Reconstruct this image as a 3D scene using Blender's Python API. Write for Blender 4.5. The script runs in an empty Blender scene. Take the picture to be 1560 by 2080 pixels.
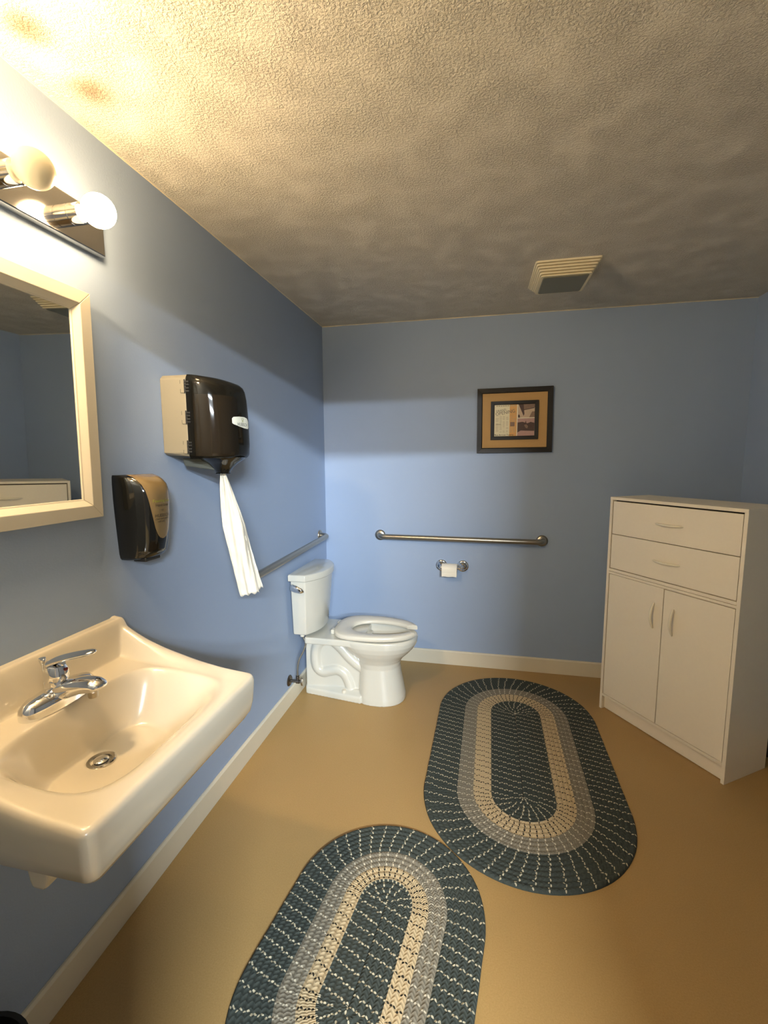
import bpy, bmesh, math, random
from math import sin, cos, pi, sqrt, hypot, radians
from mathutils import Vector, Matrix

random.seed(7)
scn = bpy.context.scene
COL = scn.collection

# ------------------------------------------------------------------ room numbers (metres)
RW, RH = 2.712, 2.44            # room width (x), height (z); back wall y=0, left wall x=0
FY = -2.95                      # room face of the wall with the doorway
CAM = Vector((1.11077, -3.16407, 1.50228))

# ------------------------------------------------------------------ small maths helpers
def lin(c):
    return c / 12.92 if c <= 0.04045 else ((c + 0.055) / 1.055) ** 2.4
def rgb(r, g, b):
    return (lin(r / 255), lin(g / 255), lin(b / 255), 1.0)
def clamp(x, a=0.0, b=1.0):
    return max(a, min(b, x))
def sstep(a, b, x):
    t = clamp((x - a) / (b - a)); return t * t * (3 - 2 * t)
def lerp(a, b, t):
    return a + (b - a) * t
def table(xs, ys, x):
    if x <= xs[0]: return ys[0]
    for i in range(len(xs) - 1):
        if x <= xs[i + 1]:
            return lerp(ys[i], ys[i + 1], (x - xs[i]) / (xs[i + 1] - xs[i]))
    return ys[-1]
def smax(a, b, k):
    h = clamp(0.5 + 0.5 * (a - b) / k); return lerp(b, a, h) + k * h * (1 - h)
def catmull(pts, n):
    out = []; P = [Vector(p) for p in pts]
    for i in range(len(P) - 1):
        p0 = P[max(i - 1, 0)]; p1 = P[i]; p2 = P[i + 1]; p3 = P[min(i + 2, len(P) - 1)]
        for k in range(n):
            t = k / n
            out.append(0.5 * ((2 * p1) + (p2 - p0) * t + (2 * p0 - 5 * p1 + 4 * p2 - p3) * t * t
                              + (3 * p1 - p0 - 3 * p2 + p3) * t ** 3))
    out.append(P[-1]); return out

# ------------------------------------------------------------------ materials
def newmat(name):
    m = bpy.data.materials.new(name); m.use_nodes = True
    nt = m.node_tree; b = nt.nodes['Principled BSDF']
    return m, nt, b
def simple(name, col, rough=0.5, metal=0.0, coat=0.0, spec=0.5, var=0.0, vscale=40, bump=0.0, bscale=200, bdist=0.001):
    m, nt, b = newmat(name)
    b.inputs['Base Color'].default_value = col
    b.inputs['Roughness'].default_value = rough
    b.inputs['Metallic'].default_value = metal
    b.inputs['Coat Weight'].default_value = coat
    b.inputs['Coat Roughness'].default_value = 0.05
    b.inputs['Specular IOR Level'].default_value = spec
    tc = nt.nodes.new('ShaderNodeTexCoord')
    if var:
        n = nt.nodes.new('ShaderNodeTexNoise'); n.inputs['Scale'].default_value = vscale
        n.inputs['Detail'].default_value = 4
        nt.links.new(tc.outputs['Object'], n.inputs['Vector'])
        mx = nt.nodes.new('ShaderNodeMix'); mx.data_type = 'RGBA'
        mx.inputs[6].default_value = tuple(c * (1 - var) for c in col[:3]) + (1,)
        mx.inputs[7].default_value = tuple(min(1, c * (1 + var)) for c in col[:3]) + (1,)
        nt.links.new(n.outputs['Fac'], mx.inputs[0]); nt.links.new(mx.outputs[2], b.inputs['Base Color'])
    if bump:
        n = nt.nodes.new('ShaderNodeTexNoise'); n.inputs['Scale'].default_value = bscale
        n.inputs['Detail'].default_value = 3
        nt.links.new(tc.outputs['Object'], n.inputs['Vector'])
        bp = nt.nodes.new('ShaderNodeBump'); bp.inputs['Strength'].default_value = bump
        bp.inputs['Distance'].default_value = bdist
        nt.links.new(n.outputs['Fac'], bp.inputs['Height']); nt.links.new(bp.outputs['Normal'], b.inputs['Normal'])
    return m

M = {}
M['wall'] = simple('blue_wall_paint', rgb(157, 175, 202), 0.55, var=0.03, vscale=3, bump=0.25, bscale=170, bdist=0.0012, spec=0.35)
M['trim'] = simple('white_trim_paint', rgb(222, 214, 192), 0.4, var=0.03, vscale=9, bump=0.1, bscale=60)
M['door_trim'] = simple('white_door_paint', rgb(232, 230, 222), 0.35, bump=0.08, bscale=60)
M['porcelain'] = simple('white_porcelain', rgb(206, 197, 177), 0.22, coat=0.6, spec=0.5)
M['toilet_porcelain'] = simple('white_toilet_porcelain', rgb(204, 202, 190), 0.2, coat=0.6)
M['seat'] = simple('white_seat_plastic', rgb(212, 207, 192), 0.28)
M['chrome'] = simple('chrome', (0.82, 0.82, 0.82, 1), 0.07, metal=1.0)
M['chrome_plate'] = simple('chrome_plate', (0.62, 0.60, 0.57, 1), 0.09, metal=1.0, bump=0.04, bscale=90)
M['steel'] = simple('brushed_steel', (0.42, 0.38, 0.31, 1), 0.33, metal=1.0, bump=0.08, bscale=400)
M['dark_metal'] = simple('tarnished_metal', (0.16, 0.14, 0.12, 1), 0.4, metal=1.0, var=0.2)
M['braid_hose'] = simple('braided_steel_hose', (0.22, 0.21, 0.18, 1), 0.45, metal=0.9, bump=0.9, bscale=700, bdist=0.002)
M['cabinet'] = simple('white_melamine', rgb(244, 235, 214), 0.42, var=0.02, vscale=60)
M['cabinet_inside'] = simple('dark_back_and_gap_shade', rgb(60, 50, 36), 0.8)
M['handle'] = simple('white_handle_plastic', rgb(240, 234, 212), 0.3)
M['mirror_frame'] = simple('white_mirror_frame', rgb(212, 206, 190), 0.42, var=0.03, vscale=14)
M['housing'] = simple('grey_beige_plastic', rgb(134, 126, 106), 0.5, bump=0.1, bscale=500)
M['black_gloss'] = simple('black_gloss_plastic', (0.006, 0.006, 0.005, 1), 0.09, coat=0.3)
M['black_plastic'] = simple('black_plastic', (0.012, 0.012, 0.011, 1), 0.45)
M['black_frame'] = simple('black_wood_frame', rgb(24, 21, 17), 0.45, var=0.2, vscale=80)
M['paper'] = simple('white_paper_towel', rgb(226, 220, 204), 0.9, bump=0.5, bscale=260, bdist=0.002)
M['tissue'] = simple('white_toilet_tissue', rgb(246, 240, 224), 0.95, bump=0.3, bscale=180, bdist=0.001)
M['brown_core'] = simple('brown_paper_roll', rgb(132, 116, 98), 0.9)
M['card'] = simple('cardboard_core', rgb(150, 118, 80), 0.9)
M['white_label'] = simple('white_label', rgb(238, 238, 222), 0.35)
M['ink'] = simple('dark_ink', rgb(70, 68, 64), 0.7)
M['brown_ink'] = simple('brown_ink', rgb(46, 36, 26), 0.7)
M['green_ink'] = simple('green_ink', rgb(138, 140, 30), 0.6)
M['vent'] = simple('cream_vent_plastic', rgb(240, 228, 192), 0.5)
M['vent_panel'] = simple('grey_vent_panel', rgb(120, 118, 98), 0.35)
M['water'] = simple('toilet_water', rgb(205, 212, 196), 0.04)
M['rubber'] = simple('black_rubber', (0.015, 0.015, 0.015, 1), 0.6)
M['red_dot'] = simple('red_indicator', rgb(120, 30, 20), 0.4)
M['news'] = simple('newsprint', rgb(240, 234, 206), 0.6, var=0.05, vscale=90)
M['news_tan'] = simple('aged_newsprint', rgb(226, 176, 112), 0.6, var=0.12, vscale=50)
M['print_light'] = simple('photo_pale', rgb(206, 184, 160), 0.6, var=0.12, vscale=60)
M['print_pink'] = simple('photo_pink_grey', rgb(188, 154, 148), 0.6, var=0.1, vscale=60)
M['print_dark'] = simple('photo_dark', rgb(84, 66, 62), 0.6, var=0.2, vscale=70)
M['print_mid'] = simple('photo_mid', rgb(140, 116, 100), 0.6, var=0.2, vscale=70)

# burlap mat
def mk_burlap():
    m, nt, b = newmat('burlap_mat')
    tc = nt.nodes.new('ShaderNodeTexCoord')
    ws = []
    for d in ('X', 'Z'):
        w = nt.nodes.new('ShaderNodeTexWave'); w.wave_type = 'BANDS'; w.bands_direction = d
        w.inputs['Scale'].default_value = 130; w.inputs['Distortion'].default_value = 2
        nt.links.new(tc.outputs['Object'], w.inputs['Vector']); ws.append(w)
    ad = nt.nodes.new('ShaderNodeMath'); ad.operation = 'MULTIPLY'
    nt.links.new(ws[0].outputs['Fac'], ad.inputs[0]); nt.links.new(ws[1].outputs['Fac'], ad.inputs[1])
    mx = nt.nodes.new('ShaderNodeMix'); mx.data_type = 'RGBA'
    mx.inputs[6].default_value = rgb(190, 152, 98); mx.inputs[7].default_value = rgb(216, 184, 132)
    nt.links.new(ad.outputs[0], mx.inputs[0]); nt.links.new(mx.outputs[2], b.inputs['Base Color'])
    b.inputs['Roughness'].default_value = 0.9
    return m
M['burlap'] = mk_burlap()

# textured ceiling with the soot marks above the bulbs
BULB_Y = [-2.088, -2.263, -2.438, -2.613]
def mk_ceiling():
    m, nt, b = newmat('textured_ceiling')
    L = nt.links.new; N = nt.nodes.new
    geo = N('ShaderNodeNewGeometry')
    n1 = N('ShaderNodeTexNoise'); n1.inputs['Scale'].default_value = 150; n1.inputs['Detail'].default_value = 4
    n1.inputs['Roughness'].default_value = 0.6; n1.inputs['Distortion'].default_value = 0.15
    L(geo.outputs['Position'], n1.inputs['Vector'])
    r1 = N('ShaderNodeValToRGB'); r1.color_ramp.elements[0].position = 0.42; r1.color_ramp.elements[1].position = 0.66
    L(n1.outputs['Fac'], r1.inputs['Fac'])
    n2 = N('ShaderNodeTexNoise'); n2.inputs['Scale'].default_value = 9; n2.inputs['Detail'].default_value = 2
    L(geo.outputs['Position'], n2.inputs['Vector'])
    r2 = N('ShaderNodeValToRGB'); r2.color_ramp.elements[0].position = 0.3; r2.color_ramp.elements[1].position = 0.6
    r2.color_ramp.elements[0].color = (0.35, 0.35, 0.35, 1)
    L(n2.outputs['Fac'], r2.inputs['Fac'])
    mu = N('ShaderNodeMath'); mu.operation = 'MULTIPLY'
    L(r1.outputs['Color'], mu.inputs[0]); L(r2.outputs['Color'], mu.inputs[1])
    bp = N('ShaderNodeBump'); bp.inputs['Strength'].default_value = 1.0; bp.inputs['Distance'].default_value = 0.0045
    L(mu.outputs[0], bp.inputs['Height']); L(bp.outputs['Normal'], b.inputs['Normal'])
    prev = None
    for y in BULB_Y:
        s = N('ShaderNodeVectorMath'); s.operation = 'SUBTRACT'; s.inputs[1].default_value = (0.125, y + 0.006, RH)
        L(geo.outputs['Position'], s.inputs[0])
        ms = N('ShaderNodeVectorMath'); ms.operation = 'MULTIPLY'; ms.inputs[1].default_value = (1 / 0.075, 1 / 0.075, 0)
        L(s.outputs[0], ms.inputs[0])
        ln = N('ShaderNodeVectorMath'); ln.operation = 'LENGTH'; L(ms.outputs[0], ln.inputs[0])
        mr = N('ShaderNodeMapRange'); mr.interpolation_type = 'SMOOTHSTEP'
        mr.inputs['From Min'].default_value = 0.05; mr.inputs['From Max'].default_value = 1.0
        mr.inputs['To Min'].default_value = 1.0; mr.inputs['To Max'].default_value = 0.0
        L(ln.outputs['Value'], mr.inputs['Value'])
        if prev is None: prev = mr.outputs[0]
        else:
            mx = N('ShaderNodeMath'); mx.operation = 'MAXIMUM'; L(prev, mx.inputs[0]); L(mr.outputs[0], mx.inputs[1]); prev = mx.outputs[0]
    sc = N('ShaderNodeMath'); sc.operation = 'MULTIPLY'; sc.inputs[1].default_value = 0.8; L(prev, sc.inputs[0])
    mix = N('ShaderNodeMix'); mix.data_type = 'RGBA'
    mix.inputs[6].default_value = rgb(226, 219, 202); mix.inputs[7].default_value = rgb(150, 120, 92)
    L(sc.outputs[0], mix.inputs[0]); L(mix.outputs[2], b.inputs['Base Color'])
    b.inputs['Roughness'].default_value = 0.7; b.inputs['Specular IOR Level'].default_value = 0.25
    return m
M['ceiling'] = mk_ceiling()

def mk_floor():
    m, nt, b = newmat('tan_vinyl_floor')
    L = nt.links.new; N = nt.nodes.new
    geo = N('ShaderNodeNewGeometry')
    n1 = N('ShaderNodeTexNoise'); n1.inputs['Scale'].default_value = 230; n1.inputs['Detail'].default_value = 2
    L(geo.outputs['Position'], n1.inputs['Vector'])
    n2 = N('ShaderNodeTexNoise'); n2.inputs['Scale'].default_value = 2.5; n2.inputs['Detail'].default_value = 4
    L(geo.outputs['Position'], n2.inputs['Vector'])
    v = N('ShaderNodeTexVoronoi'); v.inputs['Scale'].default_value = 55
    L(geo.outputs['Position'], v.inputs['Vector'])
    m1 = N('ShaderNodeMix'); m1.data_type = 'RGBA'
    m1.inputs[6].default_value = rgb(164, 131, 78); m1.inputs[7].default_value = rgb(188, 156, 102)
    L(n1.outputs['Fac'], m1.inputs[0])
    m2 = N('ShaderNodeMix'); m2.data_type = 'RGBA'; m2.blend_type = 'MULTIPLY'
    r = N('ShaderNodeValToRGB'); r.color_ramp.elements[0].color = (0.88, 0.87, 0.85, 1); r.color_ramp.elements[1].color = (1, 1, 1, 1)
    L(n2.outputs['Fac'], r.inputs['Fac']); m2.inputs[0].default_value = 1
    L(m1.outputs[2], m2.inputs[6]); L(r.outputs['Color'], m2.inputs[7])
    sp = N('ShaderNodeValToRGB'); sp.color_ramp.elements[0].position = 0.02; sp.color_ramp.elements[1].position = 0.10
    sp.color_ramp.elements[0].color = (0.72, 0.7, 0.66, 1); sp.color_ramp.elements[1].color = (1, 1, 1, 1)
    L(v.outputs['Distance'], sp.inputs['Fac'])
    m3 = N('ShaderNodeMix'); m3.data_type = 'RGBA'; m3.blend_type = 'MULTIPLY'; m3.inputs[0].default_value = 0.6
    L(m2.outputs[2], m3.inputs[6]); L(sp.outputs['Color'], m3.inputs[7])
    L(m3.outputs[2], b.inputs['Base Color'])
    b.inputs['Roughness'].default_value = 0.42; b.inputs['Specular IOR Level'].default_value = 0.4
    bp = N('ShaderNodeBump'); bp.inputs['Strength'].default_value = 0.12; bp.inputs['Distance'].default_value = 0.001
    L(n1.outputs['Fac'], bp.inputs['Height']); L(bp.outputs['Normal'], b.inputs['Normal'])
    return m
M['floor'] = mk_floor()

def mk_glow(name, col, strength):
    m = bpy.data.materials.new(name); m.use_nodes = True; nt = m.node_tree
    nt.nodes.clear(); o = nt.nodes.new('ShaderNodeOutputMaterial'); e = nt.nodes.new('ShaderNodeEmission')
    e.inputs[0].default_value = col; e.inputs[1].default_value = strength
    nt.links.new(e.outputs[0], o.inputs[0]); return m
M['bulb_lit'] = mk_glow('lit_bulb', (1.0, 0.71, 0.39, 1), 20.0)
M['bulb_fill'] = mk_glow('unseen_fill_bulb', (1.0, 0.71, 0.39, 1), 178.0)  # unseen end bulb, its strong glow added as warm fill for the room
M['bulb_off'] = simple('unlit_white_bulb', rgb(240, 228, 196), 0.3, coat=0.3)

def mk_mirror():
    m, nt, b = newmat('mirror_glass')
    b.inputs['Base Color'].default_value = (0.80, 0.83, 0.82, 1); b.inputs['Metallic'].default_value = 1
    b.inputs['Roughness'].default_value = 0.015
    return m
M['mirror'] = mk_mirror()

def mk_smoke():
    m = bpy.data.materials.new('smoked_clear_plastic'); m.use_nodes = True; nt = m.node_tree; N = nt.nodes.new; L = nt.links.new
    b = nt.nodes['Principled BSDF']; b.inputs['Base Color'].default_value = (0.014, 0.013, 0.010, 1)
    b.inputs['Roughness'].default_value = 0.07; b.inputs['Coat Weight'].default_value = 0.3
    t = N('ShaderNodeBsdfTransparent'); t.inputs[0].default_value = (0.33, 0.30, 0.25, 1)
    mx = N('ShaderNodeMixShader'); mx.inputs[0].default_value = 0.42
    L(t.outputs[0], mx.inputs[1]); L(b.outputs[0], mx.inputs[2])
    L(mx.outputs[0], nt.nodes['Material Output'].inputs[0]); return m
M['smoke'] = mk_smoke()
def mk_window():
    m, nt, b = newmat('amber_label_window')
    b.inputs['Base Color'].default_value = rgb(120, 100, 66); b.inputs['Roughness'].default_value = 0.2
    b.inputs['Coat Weight'].default_value = 0.4
    return m
M['amber'] = mk_window()

# braided rug: u runs along the braid (1 = one fleck period), v counts the braid rows
def mk_braid(name, base, fleck, base2):
    m, nt, b = newmat(name); N = nt.nodes.new; L = nt.links.new
    uv = N('ShaderNodeUVMap'); sp = N('ShaderNodeSeparateXYZ'); L(uv.outputs[0], sp.inputs[0])
    def math(op, a, bb=None, c=None):
        n = N('ShaderNodeMath'); n.operation = op
        for i, x in enumerate((a, bb, c)):
            if x is None: continue
            if isinstance(x, (int, float)): n.inputs[i].default_value = x
            else: L(x, n.inputs[i])
        return n.outputs[0]
    uv2 = N('ShaderNodeUVMap'); uv2.uv_map = 'Length'; sp2 = N('ShaderNodeSeparateXYZ'); L(uv2.outputs[0], sp2.inputs[0])
    uv.uv_map = 'UVMap'
    wob = N('ShaderNodeTexNoise'); wob.inputs['Scale'].default_value = 0.9; wob.inputs['Detail'].default_value = 2
    L(uv.outputs[0], wob.inputs['Vector'])
    fv = math('FRACT', sp.outputs[1])
    u = math('MULTIPLY_ADD', wob.outputs['Fac'], 0.55, math('MULTIPLY_ADD', sp.outputs[1], 0.13, sp.outputs[0]))
    # two short stitches per braid row, lined up across the rows; their size stays the same in metres
    d = None
    for off, vc in ((0.0, 0.26), (0.09, 0.74)):
        a = math('SUBTRACT', math('FRACT', math('ADD', u, 0.5 - off)), 0.5)
        a = math('MULTIPLY_ADD', math('SUBTRACT', fv, vc), -0.0035, math('MULTIPLY', a, sp2.outputs[0]))
        da = math('DIVIDE', math('ABSOLUTE', a), 0.0028)
        db = math('DIVIDE', math('ABSOLUTE', math('SUBTRACT', fv, vc)), 0.20)
        e = math('ADD', math('MULTIPLY', da, da), math('MULTIPLY', db, db))
        k = math('LESS_THAN', e, 1.0)
        d = k if d is None else math('MAXIMUM', d, k)
    nz = N('ShaderNodeTexNoise'); nz.inputs['Scale'].default_value = 160; nz.inputs['Detail'].default_value = 2
    tc = N('ShaderNodeTexCoord'); L(tc.outputs['Object'], nz.inputs['Vector'])
    mb = N('ShaderNodeMix'); mb.data_type = 'RGBA'; mb.inputs[6].default_value = base; mb.inputs[7].default_value = base2
    L(nz.outputs['Fac'], mb.inputs[0])
    mf = N('ShaderNodeMix'); mf.data_type = 'RGBA'; mf.inputs[7].default_value = fleck
    L(d, mf.inputs[0]); L(mb.outputs[2], mf.inputs[6]); L(mf.outputs[2], b.inputs['Base Color'])
    b.inputs['Roughness'].default_value = 0.95; b.inputs['Specular IOR Level'].default_value = 0.1
    # plaited relief
    ph = math('FRACT', math('MULTIPLY_ADD', sp.outputs[0], 3.0, math('MULTIPLY', math('ABSOLUTE', math('SUBTRACT', fv, 0.5)), 1.4)))
    hh = math('SINE', math('MULTIPLY', ph, pi))
    bp = N('ShaderNodeBump'); bp.inputs['Strength'].default_value = 0.5; bp.inputs['Distance'].default_value = 0.003
    L(hh, bp.inputs['Height']); L(bp.outputs['Normal'], b.inputs['Normal'])
    return m
M['braid_dark'] = mk_braid('dark_slate_braid', rgb(56, 62, 59), rgb(192, 184, 158), rgb(76, 82, 77))
M['braid_grey'] = mk_braid('grey_braid', rgb(118, 112, 98), rgb(196, 188, 166), rgb(140, 134, 118))
M['braid_cream'] = mk_braid('cream_braid', rgb(182, 162, 126), rgb(50, 48, 42), rgb(202, 182, 146))

# ------------------------------------------------------------------ mesh builder
class MB:
    def __init__(s): s.v = []; s.f = []; s.mi = []; s.uv = {}
    def add(s, vs, fs, mi=0):
        o = len(s.v); s.v += [tuple(p) for p in vs]
        for f in fs: s.f.append(tuple(i + o for i in f)); s.mi.append(mi)
        return o
    def box(s, x0, x1, y0, y1, z0, z1, mi=0):
        vs = [(x0, y0, z0), (x1, y0, z0), (x1, y1, z0), (x0, y1, z0), (x0, y0, z1), (x1, y0, z1), (x1, y1, z1), (x0, y1, z1)]
        s.add(vs, [(0, 3, 2, 1), (4, 5, 6, 7), (0, 1, 5, 4), (1, 2, 6, 5), (2, 3, 7, 6), (3, 0, 4, 7)], mi); return s
    def loft(s, rings, cap0=True, cap1=True, closed=True, mi=0):
        n = len(rings[0]); vs = [p for r in rings for p in r]; fs = []
        for i in range(len(rings) - 1):
            for j in range(n if closed else n - 1):
                a = i * n + j; b = i * n + (j + 1) % n
                fs.append((a, b, b + n, a + n))
        if cap0: fs.append(tuple(range(n - 1, -1, -1)))
        if cap1: fs.append(tuple(range((len(rings) - 1) * n, len(rings) * n)))
        s.add(vs, fs, mi); return s
    def tube(s, pts, rad, n=16, mi=0, flat=1.0, up=Vector((0, 0, 1))):
        P = [Vector(p) for p in pts]; rings = []
        t0 = (P[1] - P[0]).normalized(); a = up.cross(t0)
        if a.length < 1e-4: a = Vector((1, 0, 0)).cross(t0)
        a.normalize()
        for i, p in enumerate(P):
            t = (P[min(i + 1, len(P) - 1)] - P[max(i - 1, 0)]).normalized()
            a = (a - t * a.dot(t)).normalized(); b = t.cross(a)
            r = rad[i] if isinstance(rad, (list, tuple)) else rad
            rings.append([p + a * (r * cos(2 * pi * k / n)) + b * (r * flat * sin(2 * pi * k / n)) for k in range(n)])
        return s.loft(rings, mi=mi)
    def lathe(s, prof, origin, axis='z', n=32, mi=0, sign=1):
        o = Vector(origin); rings = []
        for r, h in prof:
            ring = []
            for k in range(n):
                c, q = r * cos(2 * pi * k / n), r * sin(2 * pi * k / n)
                if axis == 'z': ring.append(o + Vector((c, q, h * sign)))
                elif axis == 'x': ring.append(o + Vector((h * sign, c, q)))
                else: ring.append(o + Vector((q, h * sign, c)))
            rings.append(ring)
        return s.loft(rings, mi=mi)
    def build(s, name, mats, parent=None, loc=None, smooth=None, bevel=0.0, seg=2, fix=True):
        loc = Vector(loc) if loc is not None else Vector((0, 0, 0))
        me = bpy.data.meshes.new(name)
        me.from_pydata([tuple(Vector(p) - loc) for p in s.v], [], s.f)
        if not isinstance(mats, (list, tuple)): mats = [mats]
        for m in mats: me.materials.append(m)
        for p, mi in zip(me.polygons, s.mi): p.material_index = mi
        if fix:
            bm = bmesh.new(); bm.from_mesh(me); bmesh.ops.recalc_face_normals(bm, faces=bm.faces); bm.to_mesh(me); bm.free()
        if smooth is not None:
            for p in me.polygons: p.use_smooth = True
            me.set_sharp_from_angle(angle=radians(smooth))
        me.update()
        o = bpy.data.objects.new(name, me); COL.objects.link(o)
        if parent is not None: o.parent = parent
        else: o.location = loc
        if bevel:
            b = o.modifiers.new('bevel', 'BEVEL'); b.width = bevel; b.segments = seg; b.limit_method = 'ANGLE'; b.angle_limit = radians(40)
        return o

def tag(o, label, cat, group=None):
    o['label'] = label; o['category'] = cat
    if group: o['group'] = group
    return o
def thing(name, label, cat, loc, rz=0.0, group=None):
    o = bpy.data.objects.new(name, None); o.empty_display_size = 0.05; COL.objects.link(o)
    o.location = loc; o.rotation_euler = (0, 0, rz)
    return tag(o, label, cat, group)
def struct(mb, name, mat, **k):
    o = mb.build(name, mat, **k); o['kind'] = 'structure'; return o
def text_mesh(s, size):
    cu = bpy.data.curves.new('t', 'FONT'); cu.body = s; cu.size = size; cu.align_x = 'CENTER'; cu.align_y = 'CENTER'
    cu.resolution_u = 2
    o = bpy.data.objects.new('t', cu); COL.objects.link(o)
    dg = bpy.context.evaluated_depsgraph_get(); ev = o.evaluated_get(dg); me = ev.to_mesh()
    vs = [(v.co.x, v.co.y) for v in me.vertices]; fs = [tuple(p.vertices) for p in me.polygons]
    ev.to_mesh_clear(); bpy.data.objects.remove(o); bpy.data.curves.remove(cu)
    return vs, fs
def put_text(mb, s, size, fn, mi=0, sx=1.0):
    vs, fs = text_mesh(s, size); mb.add([fn(x * sx, y) for x, y in vs], fs, mi)

# ------------------------------------------------------------------ ROOM SHELL
T = 0.10
struct(MB().box(-T, RW + T, -7.6, T, -0.08, 0.0), 'floor', M['floor'])
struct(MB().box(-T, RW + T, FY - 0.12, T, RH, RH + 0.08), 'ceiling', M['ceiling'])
struct(MB().box(-T, 0, FY - 0.12, T, 0, RH), 'wall_left', M['wall'])
struct(MB().box(0, RW, 0, T, 0, RH), 'wall_back', M['wall'])
struct(MB().box(RW, RW + T, FY - 0.12, T, 0, RH), 'wall_right', M['wall'])
DX0, DX1, DZ = 0.72, 1.68, 2.15
w = MB()
w.box(0, DX0, FY - 0.12, FY, 0, RH); w.box(DX1, RW, FY - 0.12, FY, 0, RH); w.box(DX0, DX1, FY - 0.12, FY, DZ, RH)
struct(w, 'wall_front', M['wall'])
t = MB()
t.box(DX0 - 0.07, DX0, FY, FY + 0.014, 0, DZ + 0.07); t.box(DX1, DX1 + 0.07, FY, FY + 0.014, 0, DZ + 0.07)
t.box(DX0, DX1, FY, FY + 0.014, DZ, DZ + 0.07)
struct(t, 'trim_1', M['door_trim'], bevel=0.003)
# baseboards: 12 mm boards, 104 mm high with a slightly eased top
def board_prof(h, d): return [(0, 0), (d, 0), (d, h - 0.008), (d - 0.006, h), (0, h)]
b = MB()
b.loft([[(x, FY, z) for x, z in board_prof(0.105, 0.014)], [(x, 0, z) for x, z in board_prof(0.105, 0.014)]])
struct(b, 'baseboard_left', M['trim'], bevel=0.0015)
b = MB()
b.loft([[(0.014, -d, z) for d, z in board_prof(0.105, 0.014)], [(RW - 0.014, -d, z) for d, z in board_prof(0.105, 0.014)]])
struct(b, 'baseboard_back', M['trim'], bevel=0.0015)
b = MB()
b.loft([[(RW - d, FY, z) for d, z in board_prof(0.105, 0.014)], [(RW - d, 0, z) for d, z in board_prof(0.105, 0.014)]])
struct(b, 'baseboard_right', M['trim'], bevel=0.0015)
# uneven bead of ceiling paint along the top of the back wall
rings = []
for i in range(181):
    x = RW * i / 180
    h = 0.0025 + 0.0022 * (0.5 + 0.5 * sin(x * 7.1 + 1.0)) * (0.6 + 0.4 * sin(x * 23.0)) + random.uniform(0, 0.0012)
    rings.append([(x, 0, RH), (x, -0.004, RH), (x, -0.003, RH - h * 0.7), (x, 0, RH - h)])
struct(MB().loft(rings), 'trim_2', simple('cream_paint_bead', rgb(226, 214, 184), 0.6), smooth=60)
rings = []
for i in range(181):
    y = FY * (1 - i / 180)
    h = 0.0018 + 0.001 * (0.5 + 0.5 * sin(y * 9.1)) + random.uniform(0, 0.0008)
    rings.append([(0, y, RH), (0.003, y, RH), (0.002, y, RH - h * 0.7), (0, y, RH - h)])
struct(MB().loft(rings), 'trim_3', bpy.data.materials['cream_paint_bead'], smooth=60)

# ------------------------------------------------------------------ VANITY LIGHT
PY0, PY1, PZ0, PZ1 = -2.735, -1.966, 2.094, 2.208
vl = thing('vanity_light', 'chrome strip light with round bulbs on the left wall above the mirror', 'light', (0, (PY0 + PY1) / 2, PZ0))
vloc = vl.location.copy()
MB().box(0, 0.026, PY0, PY1, PZ0, PZ1).build('back_plate', M['chrome_plate'], vl, vloc, bevel=0.004)
for i, y in enumerate(BULB_Y):
    zc = 2.150
    s = MB()
    s.lathe([(0.026, 0.026), (0.026, 0.045), (0.0235, 0.046), (0.0235, 0.047), (0.026, 0.048), (0.026, 0.078), (0.022, 0.080)], (0, y, zc), 'x', 40)
    so = s.build('socket', M['chrome'], vl, vloc, smooth=40)
    lit = i in (0, 3)  # first bulb glows in view; last is out of view, lit as added fill
    bl = MB(); R = 0.0405; cx = 0.125
    prof = [(0.014, 0.079), (0.016, 0.084)]
    for k in range(3, 25):
        a = pi - pi * k / 24
        if R * sin(a) < 0.016 and k < 6: continue
        prof.append((max(R * sin(a), 0.0006), cx + R * cos(a)))
    bl.lathe(prof, (0, y, zc), 'x', 40)
    bo = bl.build('bulb', (M['bulb_lit'] if i == 0 else M['bulb_fill']) if lit else M['bulb_off'], vl, vloc, smooth=60)
    if not lit: bo['label'] = 'unlit white globe bulb'
    else: bo['label'] = 'lit globe bulb'

# ------------------------------------------------------------------ MIRROR
my0, my1, mz0, mz1 = -2.665, -2.043, 1.336, 1.966
mr = thing('wall_mirror', 'rectangular mirror in a white frame on the left wall above the sink', 'mirror', (0, (my0 + my1) / 2, mz0))
ml = mr.location.copy(); mr.rotation_euler = (0, 0.019, 0)
def frame_bars(name_mat, prof, parent, loc, rect, axis):
    pass
# profile across the frame from the outer edge inwards: (inset, x)
prof = [(0.0, 0.0), (0.0, 0.022), (0.036, 0.024), (0.052, 0.012), (0.056, 0.011), (0.056, 0.0)]
rect = [(my0, mz0), (my1, mz0), (my1, mz1), (my0, mz1)]
def inset(k, d):
    y, z = rect[k]; return (y + (d if y == my0 else -d), z + (d if z == mz0 else -d))
fm = MB()
for k in range(4):
    k2 = (k + 1) % 4
    A = [(x,) + inset(k, d) for d, x in prof]; B = [(x,) + inset(k2, d) for d, x in prof]
    # leave a hair of a mitre gap
    A = [Vector(a) + (Vector(bb) - Vector(a)).normalized() * 0.0004 for a, bb in zip(A, B)]
    B = [Vector(bb) - (Vector(bb) - Vector(a)).normalized() * 0.0004 for a, bb in zip(A, B)]
    fm.loft([A, B])
fm.build('frame', M['mirror_frame'], mr, ml, bevel=0.0012)
MB().box(0.002, 0.008, my0 + 0.05, my1 - 0.05, mz0 + 0.05, mz1 - 0.05).build('glass', M['mirror'], mr, ml)

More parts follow.
